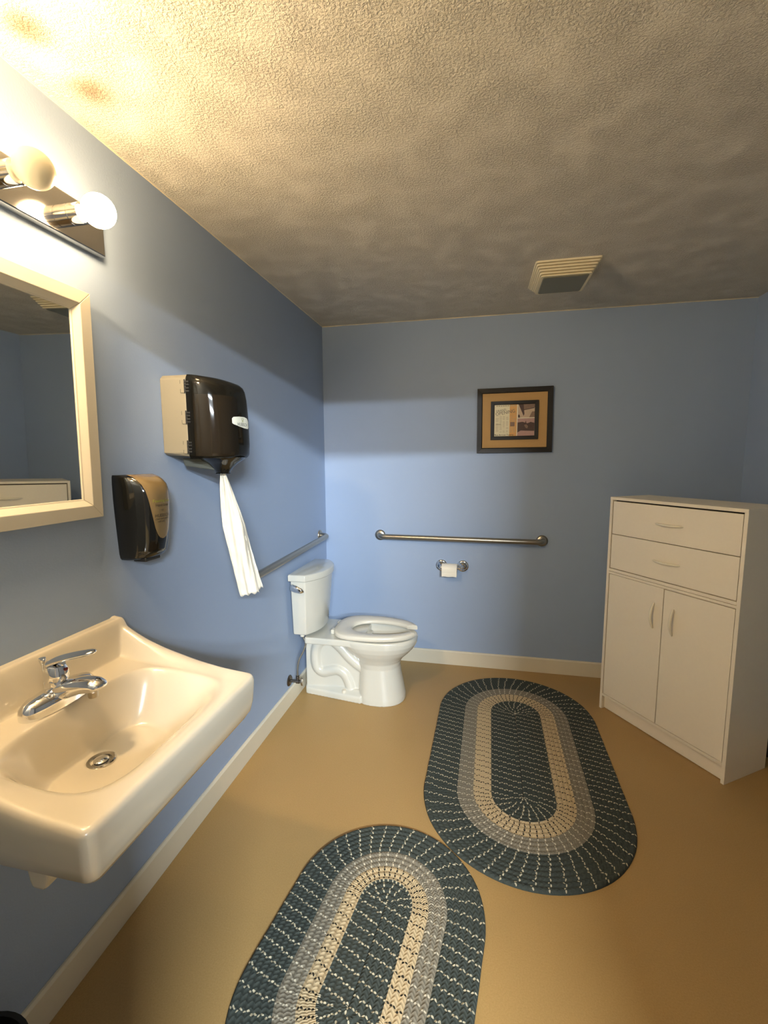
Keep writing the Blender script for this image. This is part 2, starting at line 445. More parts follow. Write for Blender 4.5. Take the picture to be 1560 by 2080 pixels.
# ------------------------------------------------------------------ SINK
SY = -2.2975; SHW = 0.2975; SD = 0.474
sk = thing('wall_sink', 'white porcelain wall-hung sink with backsplash on the left wall under the mirror', 'sink', (0, SY, 0.77))
sl = sk.location.copy()
def z_deck(x): return 0.904 - 0.104 * (x - 0.1)
xs_ = [0, 0.055, 0.107, 0.175, 0.277, 0.359, 0.441, 0.474]
zs_ = [1.013, 0.977, 0.950, 0.925, 0.897, 0.881, 0.871, 0.866]
# smooth the side profile
def z_side(x):
    k = 0.018
    return (table(xs_, zs_, x - k) + 2 * table(xs_, zs_, x) + table(xs_, zs_, x + k)) / 4
BCX, BHX, BCY, BHY = 0.290, 0.150, -0.005, 0.229
FCX, FHX, FCY, FHY = 0.235, 0.080, 0.0, 0.150
DRX, DRY = 0.201, 0.003
def z_sink(x, v):
    zd = z_deck(max(x, 0.05))
    side = zd + max(z_side(x) - zd, 0) * sstep(0.232, 0.279, abs(v))
    zbk = 0.86 + (1.013 - 0.86) * (1 - sstep(0.022, 0.074, x))
    z = smax(side, zbk, 0.02)
    qt = (abs((x - BCX) / BHX) ** 3.6 + abs((v - BCY) / BHY) ** 4.5) ** (1 / 4.0)
    qf = (abs((x - FCX) / FHX) ** 3.0 + abs((v - FCY) / FHY) ** 3.6) ** (1 / 3.2)
    if qt < 1.12:
        if qf <= 0.9: s = 1.0
        else:
            a = max(1.06 - qt, 0.0); s = a / (a + max(qf - 0.9, 1e-6) * 0.55) if a > 0 else 0.0
        s = s * s * (3 - 2 * s)
        r = hypot(x - DRX, v - DRY)
        z -= s * (0.128 + 0.010 * (1 - sstep(0.0, 0.12, r)))
        z -= 0.006 * (1 - sstep(0.026, 0.036, r)) * s
    # rounded outer edge
    d = min(SD - x, SHW - abs(v)); r = 0.014
    if d < r: z -= r - sqrt(max(r * r - (r - d) ** 2, 0))
    return z
NX, NV = 156, 196
def corner(x, v, r=0.022):
    cx, cv = SD - r, (SHW - r) * (1 if v > 0 else -1)
    if x > cx and abs(v) > SHW - r:
        a, bb = x - cx, abs(v - cv); l = hypot(a, bb)
        if l > 1e-9:
            k = max(a, bb) / l; return cx + a * k, cv + (v - cv) * k
    return x, v
sm = MB(); vs = []; top = []
def spaced(i, n):
    t = i / n; return t
for i in range(NX + 1):
    for j in range(NV + 1):
        t = i / NX; x = SD * (t + 0.09 * sin(2 * pi * t) / (2 * pi) * 0)  # even spacing
        v = -SHW + 2 * SHW * j / NV
        z = z_sink(x, v); X, V = corner(x, v)
        vs.append((X, SY + V, z))
fs = []
W = NV + 1
for i in range(NX):
    for j in range(NV):
        a = i * W + j; fs.append((a, a + 1, a + W + 1, a + W))
# skirt + underside from the boundary loop
loop = [i * W for i in range(NX + 1)] + [NX * W + j for j in range(1, NV + 1)] + [i * W + NV for i in range(NX - 1, -1, -1)] + [j for j in range(NV - 1, 0, -1)]
nL = len(loop); prev = loop
def skirt(lev, ins):
    out = []
    for k in loop:
        x, y, z = vs[k]; v = y - SY
        xx = min(x, SD) - ins * sstep(0.25, SD, x) * (x / SD); vv = v * (1 - ins / SHW)
        zz = lev(x, v, z); out.append((xx, SY + vv, zz))
    return out
for lev, ins in ((lambda x, v, z: lerp(z, 0.762, 0.25), 0.001), (lambda x, v, z: lerp(z, 0.762, 0.7), 0.004),
                 (lambda x, v, z: 0.762, 0.010), (lambda x, v, z: 0.757, 0.014)):
    o = len(vs); vs += skirt(lev, ins); cur = list(range(o, o + nL))
    for k in range(nL):
        k2 = (k + 1) % nL; fs.append((prev[k], prev[k2], cur[k2], cur[k]))
    prev = cur
rim = [vs[k] for k in prev]
for q in (0.97, 0.85, 0.7, 0.5, 0.25, 0.02):      # rounded underside of the bowl
    o = len(vs); vs += [(0.24 + (x - 0.24) * q, SY + (y - SY) * q, 0.757 - 0.045 * sqrt(1 - q * q)) for x, y, z in rim]
    cur = list(range(o, o + nL))
    for k in range(nL):
        k2 = (k + 1) % nL; fs.append((prev[k], prev[k2], cur[k2], cur[k]))
    prev = cur
fs.append(tuple(prev))
sm.add(vs, fs)
basin = sm.build('basin', M['porcelain'], sk, sl, smooth=50)
lug = MB()
lug.loft([[(0.338 + a * q, -2.560 + 0.02 * bb, z) for a, bb in ((-.021, -1), (.021, -1), (.021, 1), (-.021, 1))] for z, q in ((0.765, 1.25), (0.738, 1.0), (0.726, 0.8), (0.720, 0.45))])
lug.build('mounting_lug', M['porcelain'], sk, sl, bevel=0.006, seg=3)
dz = z_sink(DRX, DRY)
dr = MB().lathe([(0.0335, -0.002), (0.0335, 0.003), (0.030, 0.0045), (0.024, 0.003), (0.0215, -0.004), (0.0215, -0.010), (0.001, -0.010)], (DRX, SY + DRY, dz + 0.004), 'z', 48).build('drain', M['chrome_plate'], sk, sl, smooth=35)
MB().lathe([(0.0165, -0.006), (0.018, 0.0), (0.0175, 0.004), (0.014, 0.007), (0.001, 0.0085)], (DRX, SY + DRY, dz + 0.004), 'z', 40).build('stopper', M['chrome'], dr, sl, smooth=35)

# ------------------------------------------------------------------ FAUCET
fx, fy, fz = 0.098, -2.300, z_deck(0.098) + 0.002
fc = thing('faucet', 'chrome single-lever faucet on the back ledge of the white sink', 'faucet', (fx, fy, fz))
fl = fc.location.copy()
def oval(cx, cy, z, hx, hy, n=40, p=2.4):
    r = []
    for k in range(n):
        a = 2 * pi * k / n; c, s = cos(a), sin(a)
        r.append((cx + hx * math.copysign(abs(c) ** (2 / p), c), cy + hy * math.copysign(abs(s) ** (2 / p), s), z))
    return r
bb = MB()
bb.loft([oval(fx, fy, fz - 0.004, 0.033, 0.098), oval(fx, fy, fz + 0.012, 0.034, 0.099), oval(fx, fy, fz + 0.022, 0.033, 0.096),
         oval(fx, fy, fz + 0.032, 0.028, 0.086), oval(fx, fy, fz + 0.038, 0.019, 0.066), oval(fx, fy, fz + 0.041, 0.006, 0.04)])
bb.build('base', M['chrome'], fc, fl, smooth=60)
sp = catmull([(fx - 0.012, fy, fz + 0.016), (fx + 0.02, fy, fz + 0.030), (fx + 0.065, fy + 0.002, fz + 0.046), (fx + 0.100, fy + 0.004, fz + 0.050), (fx + 0.116, fy + 0.005, fz + 0.046), (fx + 0.121, fy + 0.005, fz + 0.040)], 6)
ns = len(sp)
rr = [table([0, .25, .6, .85, .95, 1], [0.031, 0.031, 0.0255, 0.0225, 0.015, 0.005], i / (ns - 1)) for i in range(ns)]
so = MB().tube(sp, rr, 24, flat=0.72).build('spout', M['chrome'], fc, fl, smooth=60)
MB().lathe([(0.0105, 0), (0.0115, 0.004), (0.0115, 0.018), (0.009, 0.018)], (fx + 0.098, fy + 0.004, fz + 0.018), 'z', 28).build('aerator', M['steel'], fc, fl, smooth=40)
MB().lathe([(0.026, 0.010), (0.025, 0.045), (0.0235, 0.056), (0.0265, 0.058), (0.0275, 0.066), (0.0265, 0.080), (0.021, 0.092), (0.001, 0.097)], (fx - 0.002, fy, fz), 'z', 36).build('body', M['chrome'], fc, fl, smooth=40)
lv = catmull([(fx - 0.022, fy - 0.004, fz + 0.092), (fx + 0.0, fy, fz + 0.104), (fx + 0.04, fy + 0.004, fz + 0.117), (fx + 0.085, fy + 0.012, fz + 0.127), (fx + 0.103, fy + 0.015, fz + 0.129)], 6)
ns = len(lv)
rr = [table([0, .12, .35, .8, .95, 1], [0.006, 0.021, 0.0205, 0.0145, 0.009, 0.002], i / (ns - 1)) for i in range(ns)]
le = MB().tube(lv, rr, 20, flat=0.42).build('lever', M['chrome'], fc, fl, smooth=60)
MB().lathe([(0.004, 0), (0.0045, 0.002), (0.001, 0.004)], (fx + 0.024, fy + 0.004, fz + 0.083), 'x', 16).build('indicator', M['red_dot'], fc, fl, smooth=60)
MB().lathe([(0.0028, 0.02), (0.0028, 0.088), (0.0045, 0.092), (0.0085, 0.104), (0.0075, 0.109), (0.001, 0.110)], (fx - 0.036, fy - 0.004, fz), 'z', 18).build('lift_rod', M['chrome'], fc, fl, smooth=40)

# ------------------------------------------------------------------ SOAP DISPENSER
sdy, sdh = -1.904, 0.076
sd = thing('soap_dispenser', 'glossy black soap dispenser with amber label window beside the mirror on left wall', 'soap dispenser', (0, sdy, 1.184))
sdl = sd.location.copy()
zz_ = [1.184, 1.190, 1.205, 1.24, 1.29, 1.34, 1.38, 1.405, 1.425, 1.438, 1.448, 1.455]
dd_ = [0.070, 0.084, 0.096, 0.104, 0.110, 0.114, 0.115, 0.113, 0.105, 0.092, 0.074, 0.050]
hh_ = [0.060, 0.065, 0.068, 0.070, 0.073, 0.0755, 0.077, 0.077, 0.077, 0.0765, 0.076, 0.074]
def sd_front(y, z):       # y relative to the centre
    D = table(zz_, dd_, z); Hh = table(zz_, hh_, z)
    u = clamp(abs(y) / Hh); return D * (1 - u ** 3.4) ** (1 / 2.2)
def sd_ring(z):
    D = table(zz_, dd_, z); Hh = table(zz_, hh_, z); r = [(0.0, sdy - Hh, z)]
    for k in range(33):
        a = pi * k / 32; y = -Hh * cos(a)
        r.append((max(sd_front(y, z), 0.002), sdy + y, z))
    r.append((0.0, sdy + Hh, z)); return r
zl = [lerp(zz_[i], zz_[i + 1], k / 4) for i in range(len(zz_) - 1) for k in range(4)] + [zz_[-1]]
MB().loft([sd_ring(z) for z in zl]).build('shell', M['black_gloss'], sd, sdl, smooth=45)
wn = MB(); rings = []
zw = [1.248, 1.252, 1.258, 1.268, 1.285, 1.31, 1.34, 1.37, 1.39, 1.405, 1.415, 1.425, 1.432, 1.438, 1.443, 1.448, 1.452, 1.455]
for z in zw:
    hw = table([1.248, 1.252, 1.258, 1.268, 1.285, 1.33, 1.40, 1.455], [0.004, 0.014, 0.020, 0.026, 0.032, 0.040, 0.048, 0.054], z)
    c0 = table([1.248, 1.30, 1.36, 1.455], [0.004, 0.000, -0.003, -0.006], z)
    rings.append([(sd_front(c0 + hw * (2 * k / 16 - 1), z) + 0.0012, sdy + c0 + hw * (2 * k / 16 - 1), z + (0.0012 if z > 1.44 else 0)) for k in range(17)])
wn.loft(rings, cap0=False, cap1=False, closed=False)
wo = wn.build('label_window', M['amber'], sd, sdl, smooth=60, fix=False); wo['label'] = 'amber window with printed label'
lt = MB()
def on_soap(cy, cz):
    return lambda u, v: (sd_front(cy + u, cz + v) + 0.0018, sdy + cy + u, cz + v)
put_text(lt, 'Foaming Lux', 0.0140, on_soap(-0.004, 1.372), 1)
put_text(lt, 'Hand Soap', 0.0130, on_soap(-0.003, 1.358), 0)
put_text(lt, 'W', 0.011, on_soap(-0.003, 1.341), 0)
put_text(lt, 'HUEBSCH', 0.0145, on_soap(-0.002, 1.324), 0)
put_text(lt, 'clean and gentle', 0.0095, on_soap(-0.002, 1.314), 0)
put_text(lt, 'refill only', 0.0085, on_soap(-0.008, 1.305), 0)
lt.build('lettering', [M['brown_ink'], M['green_ink']], sd, sdl, fix=False)
lever = MB()
lever.loft([[(0.062 + a, sdy - 0.01 + bb, z) for a, bb in ((-.034, -.034), (.014, -.034), (.014, .034), (-.034, .034))] for z in (1.176, 1.19)])
lever.build('push_bar', M['black_plastic'], sd, sdl, bevel=0.004)

# ------------------------------------------------------------------ TOWEL DISPENSER
ty, th = -1.602, 0.1335
td = thing('towel_dispenser', 'smoked plastic centre-pull paper towel dispenser on the left wall', 'towel dispenser', (0, ty, 1.505))
tl = td.location.copy()
hs = MB()
def rrect(x0, x1, y0, y1, z, r, n=6):
    pts = []
    for cx, cy, a0 in ((x1 - r, y1 - r, 0), (x0 + r, y1 - r, pi / 2), (x0 + r, y0 + r, pi), (x1 - r, y0 + r, 1.5 * pi)):
        for k in range(n + 1):
            a = a0 + pi / 2 * k / n; pts.append((cx + r * cos(a), cy + r * sin(a), z))
    return pts
hs.loft([[(x, y, z) for (y, z) in pr] for x, pr in [(xx, [(ty + a, zc) for a, zc in
        ((-th + e, 1.507 + e), (th - e, 1.507 + e), (th, 1.507 + 0.02), (th, 1.800 - 0.014), (th - 0.014, 1.800), (-th + 0.014, 1.800), (-th, 1.786), (-th, 1.507 + 0.02))])
        for xx, e in ((0.0, 0.012), (0.102, 0.006))]])
hs.build('back_housing', M['housing'], td, tl, bevel=0.004, seg=3)
def cov_x(y, z):
    Hh = th * table([1.507, 1.514, 1.525, 1.74, 1.775, 1.79, 1.80], [0.955, 0.985, 1.0, 1.0, 0.985, 0.96, 0.92], z)
    D = table([1.507, 1.512, 1.522, 1.56, 1.66, 1.73, 1.76, 1.775, 1.786, 1.794, 1.80], [0.118, 0.128, 0.134, 0.137, 0.136, 0.130, 0.124, 0.116, 0.102, 0.080, 0.040], z)
    u = clamp(abs(y) / Hh); return 0.102 + D * (1 - u ** 2.9) ** (1 / 2.1)
def cov_ring(z):
    Hh = th * table([1.507, 1.514, 1.525, 1.74, 1.775, 1.79, 1.80], [0.955, 0.985, 1.0, 1.0, 0.985, 0.96, 0.92], z)
    return [(cov_x(-Hh * cos(pi * k / 48), z), ty - Hh * cos(pi * k / 48), z) for k in range(49)]
zc_ = [1.507, 1.509, 1.512, 1.517, 1.522, 1.53, 1.56, 1.60, 1.64, 1.68, 1.71, 1.73, 1.745, 1.76, 1.768, 1.775, 1.781, 1.786, 1.79, 1.794, 1.797, 1.80]
cv = MB(); cv.loft([cov_ring(z) for z in zc_])
cv.build('front_cover', M['smoke'], td, tl, smooth=40)
MB().lathe([(0.001, 1.515), (0.096, 1.515), (0.096, 1.735), (0.03, 1.735), (0.028, 1.70), (0.001, 1.70)], (0.112, ty, 0), 'z', 40).build('towel_roll', M['brown_core'], td, tl, smooth=40)
MB().box(0.0985, 0.1005, ty - 0.125, ty + 0.125, 1.515, 1.79).build('inner_panel', M['black_plastic'], td, tl)
# lighter moulded lens on the front carrying the label
nz = MB()
nz.lathe([(0.001, 1.512), (0.086, 1.510), (0.076, 1.500), (0.060, 1.490), (0.046, 1.478), (0.033, 1.464), (0.026, 1.452), (0.028, 1.448), (0.022, 1.446), (0.001, 1.452)], (0.150, ty, 0), 'z', 40)
nz.build('nozzle', M['black_gloss'], td, tl, smooth=45)
br = MB()
br.loft([[(0.03, ty - 0.075, 1.507), (0.20, ty - 0.03, 1.507), (0.20, ty + 0.03, 1.507), (0.03, ty + 0.075, 1.507)],
         [(0.035, ty - 0.07, 1.478), (0.15, ty - 0.02, 1.458), (0.15, ty + 0.02, 1.458), (0.035, ty + 0.07, 1.478)]])
br.build('bottom_bracket', simple('dark_grey_plastic', rgb(84, 86, 78), 0.4), td, tl, bevel=0.004)
for zc in (1.757, 1.650, 1.546):
    hg = MB()
    hg.box(0.084, 0.098, ty - th - 0.0035, ty - th + 0.004, zc - 0.022, zc + 0.022, 0)
    for q in (-0.016, -0.006, 0.006, 0.016):
        hg.box(0.098, 0.116, ty - th - 0.003, ty - th + 0.004, zc + q - 0.003, zc + q + 0.003, 1)
    hg.box(0.0835, 0.0845, ty - th - 0.004, ty - th, zc + 0.009, zc + 0.022, 2); hg.box(0.0835, 0.0845, ty - th - 0.004, ty - th, zc - 0.022, zc - 0.009, 2)
    hg.box(0.098, 0.101, ty - th - 0.0038, ty - th, zc - 0.024, zc + 0.024, 2)
    hg.build('hinge_clip', [M['housing'], M['black_plastic'], M['black_plastic']], td, tl, bevel=0.0008)
lb = MB()
LCY, LCZ = -0.004, 1.640
def lab_pt(u, v, off): return (cov_x(LCY + u, LCZ + v) + off, ty + LCY + u, LCZ + v)
# label outline: flat end left, wide end right, bulging under
top = [(-0.056, 0.010), (-0.050, 0.016), (-0.02, 0.0195), (0.02, 0.021), (0.045, 0.017), (0.056, 0.006)]
bot = [(-0.056, -0.006), (-0.050, -0.010), (-0.02, -0.016), (0.02, -0.021), (0.048, -0.022), (0.056, -0.017)]
NB = 28; rows = []
for k in range(NB + 1):
    u = -0.056 + 0.112 * k / NB
    a = table([p[0] for p in bot], [p[1] for p in bot], u); c = table([p[0] for p in top], [p[1] for p in top], u)
    rows.append([lab_pt(u, lerp(a, c, q / 6), 0.0015) for q in range(7)])
lb.loft(rows, cap0=False, cap1=False, closed=False)
lo = lb.build('label_plate', M['white_label'], td, tl, smooth=60, fix=False)
lt = MB()
put_text(lt, 'HUEBSCH', 0.0165, lambda u, v: lab_pt(u + 0.006, v - 0.0085, 0.0022), 0)
def stroke(pts, wd, mi):
    for (u0, v0), (u1, v1) in zip(pts[:-1], pts[1:]):
        d = Vector((u1 - u0, v1 - v0)).normalized(); n = Vector((-d.y, d.x)) * wd
        lt.add([lab_pt(u0 + n.x, v0 + n.y, 0.0022), lab_pt(u1 + n.x, v1 + n.y, 0.0022), lab_pt(u1 - n.x, v1 - n.y, 0.0022), lab_pt(u0 - n.x, v0 - n.y, 0.0022)], [(0, 1, 2, 3)], mi)
stroke([(-0.003, 0.016), (0.003, 0.006), (0.003, 0.000)], 0.0010, 1); stroke([(0.015, 0.016), (0.009, 0.006), (0.009, 0.000)], 0.0010, 1)
stroke([(0.003, 0.006), (0.009, 0.006)], 0.0010, 1); stroke([(0.006, 0.016), (0.006, 0.0125)], 0.0015, 0)
lt.build('lettering', [M['ink'], M['green_ink']], lo, tl, fix=False)

# ------------------------------------------------------------------ HANGING PAPER TOWEL
pt = MB()
def towel(shift, dens, z_end, ph, wmax):
    NT, NW = 60, 36; rows = []
    for i in range(NT + 1):
        t = i / NT; z = lerp(1.452, z_end, t)
        cx = 0.150 + 0.05 * t ** 1.3 + shift[0] * t; cy = ty + 0.078 * t ** 1.15 + shift[1] * t
        wd = lerp(0.014, wmax, clamp(t / 0.42) ** 0.7); row = []
        tw = 0.62 + 0.25 * t
        ax = Vector((cos(tw), sin(tw), 0)); nrm = Vector((-ax.y, ax.x, 0))
        for k in range(NW + 1):
            s = k / NW - 0.5
            pl = 0.003 * sin(31 * t + 9 * s) * sin(17 * t - 14 * s) + (0.0045 * sin(s * dens * pi + ph + 0.8 * t) + 0.003 * sin(s * dens * 2.3 + 5 * t)) * (0.5 + 0.6 * t)
            pl += 0.004 * sin(9 * t + 4 * s) * t
            p = Vector((cx, cy, z)) + ax * (s * wd) + nrm * pl
            p.z += 0.006 * s * t + (0.004 * sin(20 * s) if i == NT else 0)
            row.append(p)
        rows.append(row)
    pt.loft(rows, cap0=False, cap1=False, closed=False)
towel((0.0, 0.0), 4.0, 0.948, 0.3, 0.078)
towel((0.004, 0.034), 4.0, 0.958, 1.2, 0.074)
po = pt.build('paper_towel', M['paper'], None, (0.150, ty, 1.452), smooth=70, fix=False)
sd_m = po.modifiers.new('thick', 'SOLIDIFY'); sd_m.thickness = 0.0006
tag(po, 'crumpled white paper towel sheet hanging down from the smoked dispenser', 'paper towel')

# ------------------------------------------------------------------ GRAB BARS
def elbow_path(p0, out, a0, a1, rad=0.045):
    p0 = Vector(p0)
def grab_bar(name, label, A, B, out, r=0.0185, off=0.062):
    A, B, out = Vector(A), Vector(B), Vector(out); d = (B - A).normalized()
    g = thing(name, label, 'grab bar', A); gl = g.location.copy()
    R = 0.045; pts = [A + out * 0.004]
    for k in range(9):
        a = pi / 2 * k / 8
        pts.append(A + out * (off - R) + d * 0 + out * (R * sin(a)) + d * (R * (1 - cos(a))))
    for k in range(9):
        a = pi / 2 * k / 8
        pts.append(B + out * (off - R) + out * (R * cos(a)) - d * (R * (1 - sin(a))))
    pts.append(B + out * 0.004)
    MB().tube(pts, r, 28).build('bar', M['steel'], g, gl, smooth=60)
    for P in (A, B):
        prof = [(0.039, -0.001), (0.039, 0.004), (0.037, 0.008), (0.030, 0.012), (0.021, 0.015), (0.001, 0.015)]
        ax = 'x' if abs(out.x) > 0.5 else 'y'
        MB().lathe(prof, P, ax, 40, sign=1 if (out.x + out.y) > 0 else -1).build('flange', M['steel'], g, gl, smooth=40)
grab_bar('grab_bar', 'brushed steel grab bar on the back wall above the toilet paper', (0.418, 0, 0.947), (1.548, 0, 0.940), (0, -1, 0))
grab_bar('grab_bar', 'brushed steel grab bar on the left wall above the toilet tank', (0, -1.245, 0.935), (0, -0.142, 0.955), (1, 0, 0))

# ------------------------------------------------------------------ TOILET PAPER HOLDER AND ROLL
hx0, hx1, hz = 0.868, 1.018, 0.740
tp = thing('toilet_paper_holder', 'chrome two-post toilet paper holder on the back wall under the grab bar', 'toilet paper holder', (hx0, 0, hz))
tpl = tp.location.copy()
for x in (hx0, hx1):
    MB().lathe([(0.041, 0.0), (0.041, 0.004), (0.036, 0.009), (0.031, 0.010), (0.027, 0.017), (0.017, 0.021), (0.012, 0.026), (0.011, 0.050), (0.013, 0.058), (0.012, 0.068), (0.006, 0.074), (0.001, 0.075)], (x, 0, hz), 'y', 36, sign=-1).build('post', M['chrome'], tp, tpl, smooth=40)
MB().tube([(hx0, -0.060, hz - 0.004), (hx1, -0.060, hz - 0.004)], 0.0075, 20).build('spindle', M['chrome'], tp, tpl, smooth=40)
rl = thing('toilet_paper_roll', 'white toilet paper roll on the chrome holder', 'toilet paper', (0.928, -0.060, hz - 0.017))
rll = rl.location.copy()
rx0, rx1, rr_, rin = 0.876, 0.980, 0.043, 0.020
rc = (0, -0.060, hz - 0.016)
pr = [(rin, rx0), (rr_ - 0.001, rx0), (rr_, rx0 + 0.002), (rr_, rx1 - 0.002), (rr_ - 0.001, rx1), (rin, rx1), (rin, rx0)]
MB().lathe(pr[:-1], rc, 'x', 48).build('tissue', M['tissue'], rl, rll, smooth=40)
sh = MB(); rows = []
for k in range(14):
    z = rc[2] - 0.040 * k / 13
    bulge = 0.0012 * sin(k)
    rows.append([(lerp(rx0 + 0.001, rx1 - 0.001, q / 8), rc[1] - rr_ - 0.0012 - bulge * 0.4 + 0.0006 * sin(q * 1.7 + k), z + 0.0016 * sin(q * 1.3) * k / 13) for q in range(9)])
sh.loft(rows, cap0=False, cap1=False, closed=False)
sh.build('loose_sheet', M['tissue'], rl, rll, smooth=70, fix=False)
MB().lathe([(rin + 0.0002, rx0 - 0.0005), (rin - 0.0015, rx0 - 0.0005), (rin - 0.0015, rx1 + 0.0005), (rin + 0.0002, rx1 + 0.0005)], rc, 'x', 32).build('core', M['card'], rl, rll, smooth=40)

# ------------------------------------------------------------------ FRAMED PICTURE
pcx, pcz = 1.3435, 1.753
pf = thing('framed_picture', 'black framed newspaper clipping collage with tan mat on the back wall', 'picture', (pcx, 0, pcz - 0.215))
pf.rotation_euler = (0, -radians(0.5), 0)
pl_ = Vector((pcx, 0, pcz - 0.215))
def pframe(hw, hh, wd, y0, y1, lip):
    m = MB(); R = [(-hw, -hh), (hw, -hh), (hw, hh), (-hw, hh)]
    pr = [(0, y0), (0, y1), (wd - lip, y1 + 0.0015), (wd, y1 + lip), (wd, y0)]
    for k in range(4):
        a, bq = R[k], R[(k + 1) % 4]
        def pts(c): return [(pcx + c[0] - math.copysign(d, c[0]), y, pcz + c[1] - math.copysign(d, c[1])) for d, y in pr]
        m.loft([pts(a), pts(bq)])
    return m
pframe(0.2425, 0.2140, 0.034, -0.001, -0.022, 0.005).build('outer_frame', M['black_frame'], pf, pl_, bevel=0.001)
MB().box(pcx - 0.212, pcx + 0.212, -0.012, -0.006, pcz - 0.184, pcz + 0.184).build('mat', M['burlap'], pf, pl_)
pframe(0.1535, 0.1275, 0.024, -0.012, -0.022, 0.004).build('inner_frame', M['black_frame'], pf, pl_, bevel=0.001)
X0, X1, Z0, Z1 = pcx - 0.131, pcx + 0.131, pcz - 0.105, pcz + 0.108
def PX(u): return lerp(X0, X1, u)
def PZ(v): return lerp(Z0, Z1, v)
def quad(m, pts, y, mi): m.add([(PX(u), y, PZ(v)) for u, v in pts], [tuple(range(len(pts)))], mi)
MB().box(X0 - 0.004, X1 + 0.004, -0.0145, -0.012, Z0 - 0.004, Z1 + 0.004).build('backing_sheet', simple('pale_backing_sheet', rgb(244, 240, 220), 0.6), pf, pl_)
nw = MB()
quad(nw, [(0.0, 0.0), (0.38, 0.0), (0.385, 1.0), (0.0, 1.0)], -0.0150, 0)
quad(nw, [(0.38, 0.0), (0.555, 0.0), (0.565, 1.0), (0.385, 1.0)], -0.0150, 1)
for c, (ua, ub) in enumerate(((0.04, 0.12), (0.135, 0.20), (0.215, 0.275), (0.30, 0.36), (0.40, 0.455), (0.47, 0.535))):
    for k in range(20):
        v = 0.62 - k * 0.026
        if 0.30 < v < 0.44 and c in (4, 5): continue
        if random.random() < 0.12: continue
        quad(nw, [(ua, v), (ub - random.uniform(0, 0.02), v), (ub - 0.005, v + 0.008), (ua, v + 0.008)], -0.0153, 2)
for k in range(9):
    quad(nw, [(0.05 + 0.055 * k, 0.93), (0.09 + 0.055 * k, 0.93), (0.09 + 0.055 * k, 0.96), (0.05 + 0.055 * k, 0.96)], -0.0153, 2)
quad(nw, [(0.40, 0.31), (0.51, 0.31), (0.51, 0.44), (0.40, 0.44)], -0.0154, 3)
quad(nw, [(0.045, 0.365), (0.165, 0.365), (0.165, 0.385), (0.045, 0.385)], -0.0154, 2)
no = nw.build('newspaper_clipping', [M['news'], M['news_tan'], simple('faded_ink', rgb(188, 176, 148), 0.7), M['print_mid']], pf, pl_, fix=False)
hd = MB()
def on_pic(u0, v0, ang):
    ca, sa = cos(ang), sin(ang)
    return lambda a, c: (PX(u0) + a * ca - c * sa, -0.0158, PZ(v0) + a * sa + c * ca)
put_text(hd, 'GRAND', 0.019, on_pic(0.17, 0.805, 0.16), 0)
put_text(hd, 'OPENING', 0.031, on_pic(0.275, 0.735, 0.16), 0, sx=0.95)
hd.build('headline', simple('grey_headline_ink', rgb(112, 108, 98), 0.7), no, pl_, fix=False)
hc = MB(); put_text(hc, 'Bus Arrow Towns', 0.0165, on_pic(0.25, 0.045, 0.0))
hc.build('caption', M['brown_ink'], no, pl_, fix=False)
p1 = MB()
quad(p1, [(0.585, 0.57), (1.0, 0.57), (1.0, 1.0), (0.585, 1.0)], -0.0150, 0)
quad(p1, [(0.60, 0.98), (0.72, 0.98), (0.745, 0.68), (0.725, 0.62)], -0.0153, 2); quad(p1, [(0.72, 0.80), (1.0, 0.87), (1.0, 0.98), (0.72, 0.98)], -0.0152, 1)
quad(p1, [(0.86, 0.57), (1.0, 0.57), (1.0, 0.75), (0.93, 0.75)], -0.0154, 1); quad(p1, [(0.59, 0.57), (0.64, 0.57), (0.63, 0.66), (0.59, 0.66)], -0.0154, 2)
quad(p1, [(0.72, 0.79), (0.98, 0.85), (0.98, 0.87), (0.72, 0.81)], -0.0155, 2)
p1.build('photograph', [M['print_light'], M['print_mid'], M['print_dark']], pf, pl_, fix=False)
p2 = MB()
quad(p2, [(0.575, 0.0), (0.99, 0.0), (0.995, 0.545), (0.58, 0.545)], -0.0150, 0)
quad(p2, [(0.578, 0.11), (0.66, 0.17), (0.99, 0.15), (0.99, 0.40), (0.90, 0.43), (0.82, 0.39), (0.70, 0.44), (0.58, 0.42)], -0.0153, 1)
quad(p2, [(0.74, 0.34), (0.80, 0.36), (0.84, 0.30), (0.82, 0.23), (0.775, 0.26)], -0.0155, 3); quad(p2, [(0.765, 0.36), (0.80, 0.36), (0.79, 0.45), (0.775, 0.47)], -0.0156, 1)
p2.build('photograph', [M['print_pink'], M['print_dark'], M['print_light'], M['print_mid']], pf, pl_, fix=False)

# ------------------------------------------------------------------ CEILING VENT
vt = thing('ceiling_vent', 'cream louvred exhaust vent on the ceiling near the back wall', 'vent', (1.513, -0.61, RH))
vtl = vt.location.copy()
def vrect(k, e=0.0):   # k: 0 ceiling, 1 face
    x0, x1 = lerp(1.366, 1.398, k) - e, lerp(1.662, 1.630, k) + e
    y0, y1 = lerp(-0.790, -0.742, k) - e, lerp(-0.432, -0.500, k) + e
    return x0, x1, y0, y1
vg = MB(); NS = 5; rings = []
for i in range(NS):
    k0, k1 = i / NS, (i + 0.62) / NS; k2 = (i + 0.66) / NS; k3 = (i + 0.98) / NS
    for k, e in ((k0, 0.003), (k1, 0.004), (k2, -0.010), (k3, -0.010)):
        x0, x1, y0, y1 = vrect(k, e); rings.append(rrect(x0, x1, y0, y1, RH - 0.05 * k, 0.012, 4))
x0, x1, y0, y1 = vrect(1.0, 0.003); rings.append(rrect(x0, x1, y0, y1, RH - 0.05, 0.012, 4))
rings.append(rrect(x0, x1, y0, y1, RH - 0.056, 0.012, 4))
vg.loft(rings); vg.build('louvre_housing', M['vent'], vt, vtl, smooth=30)
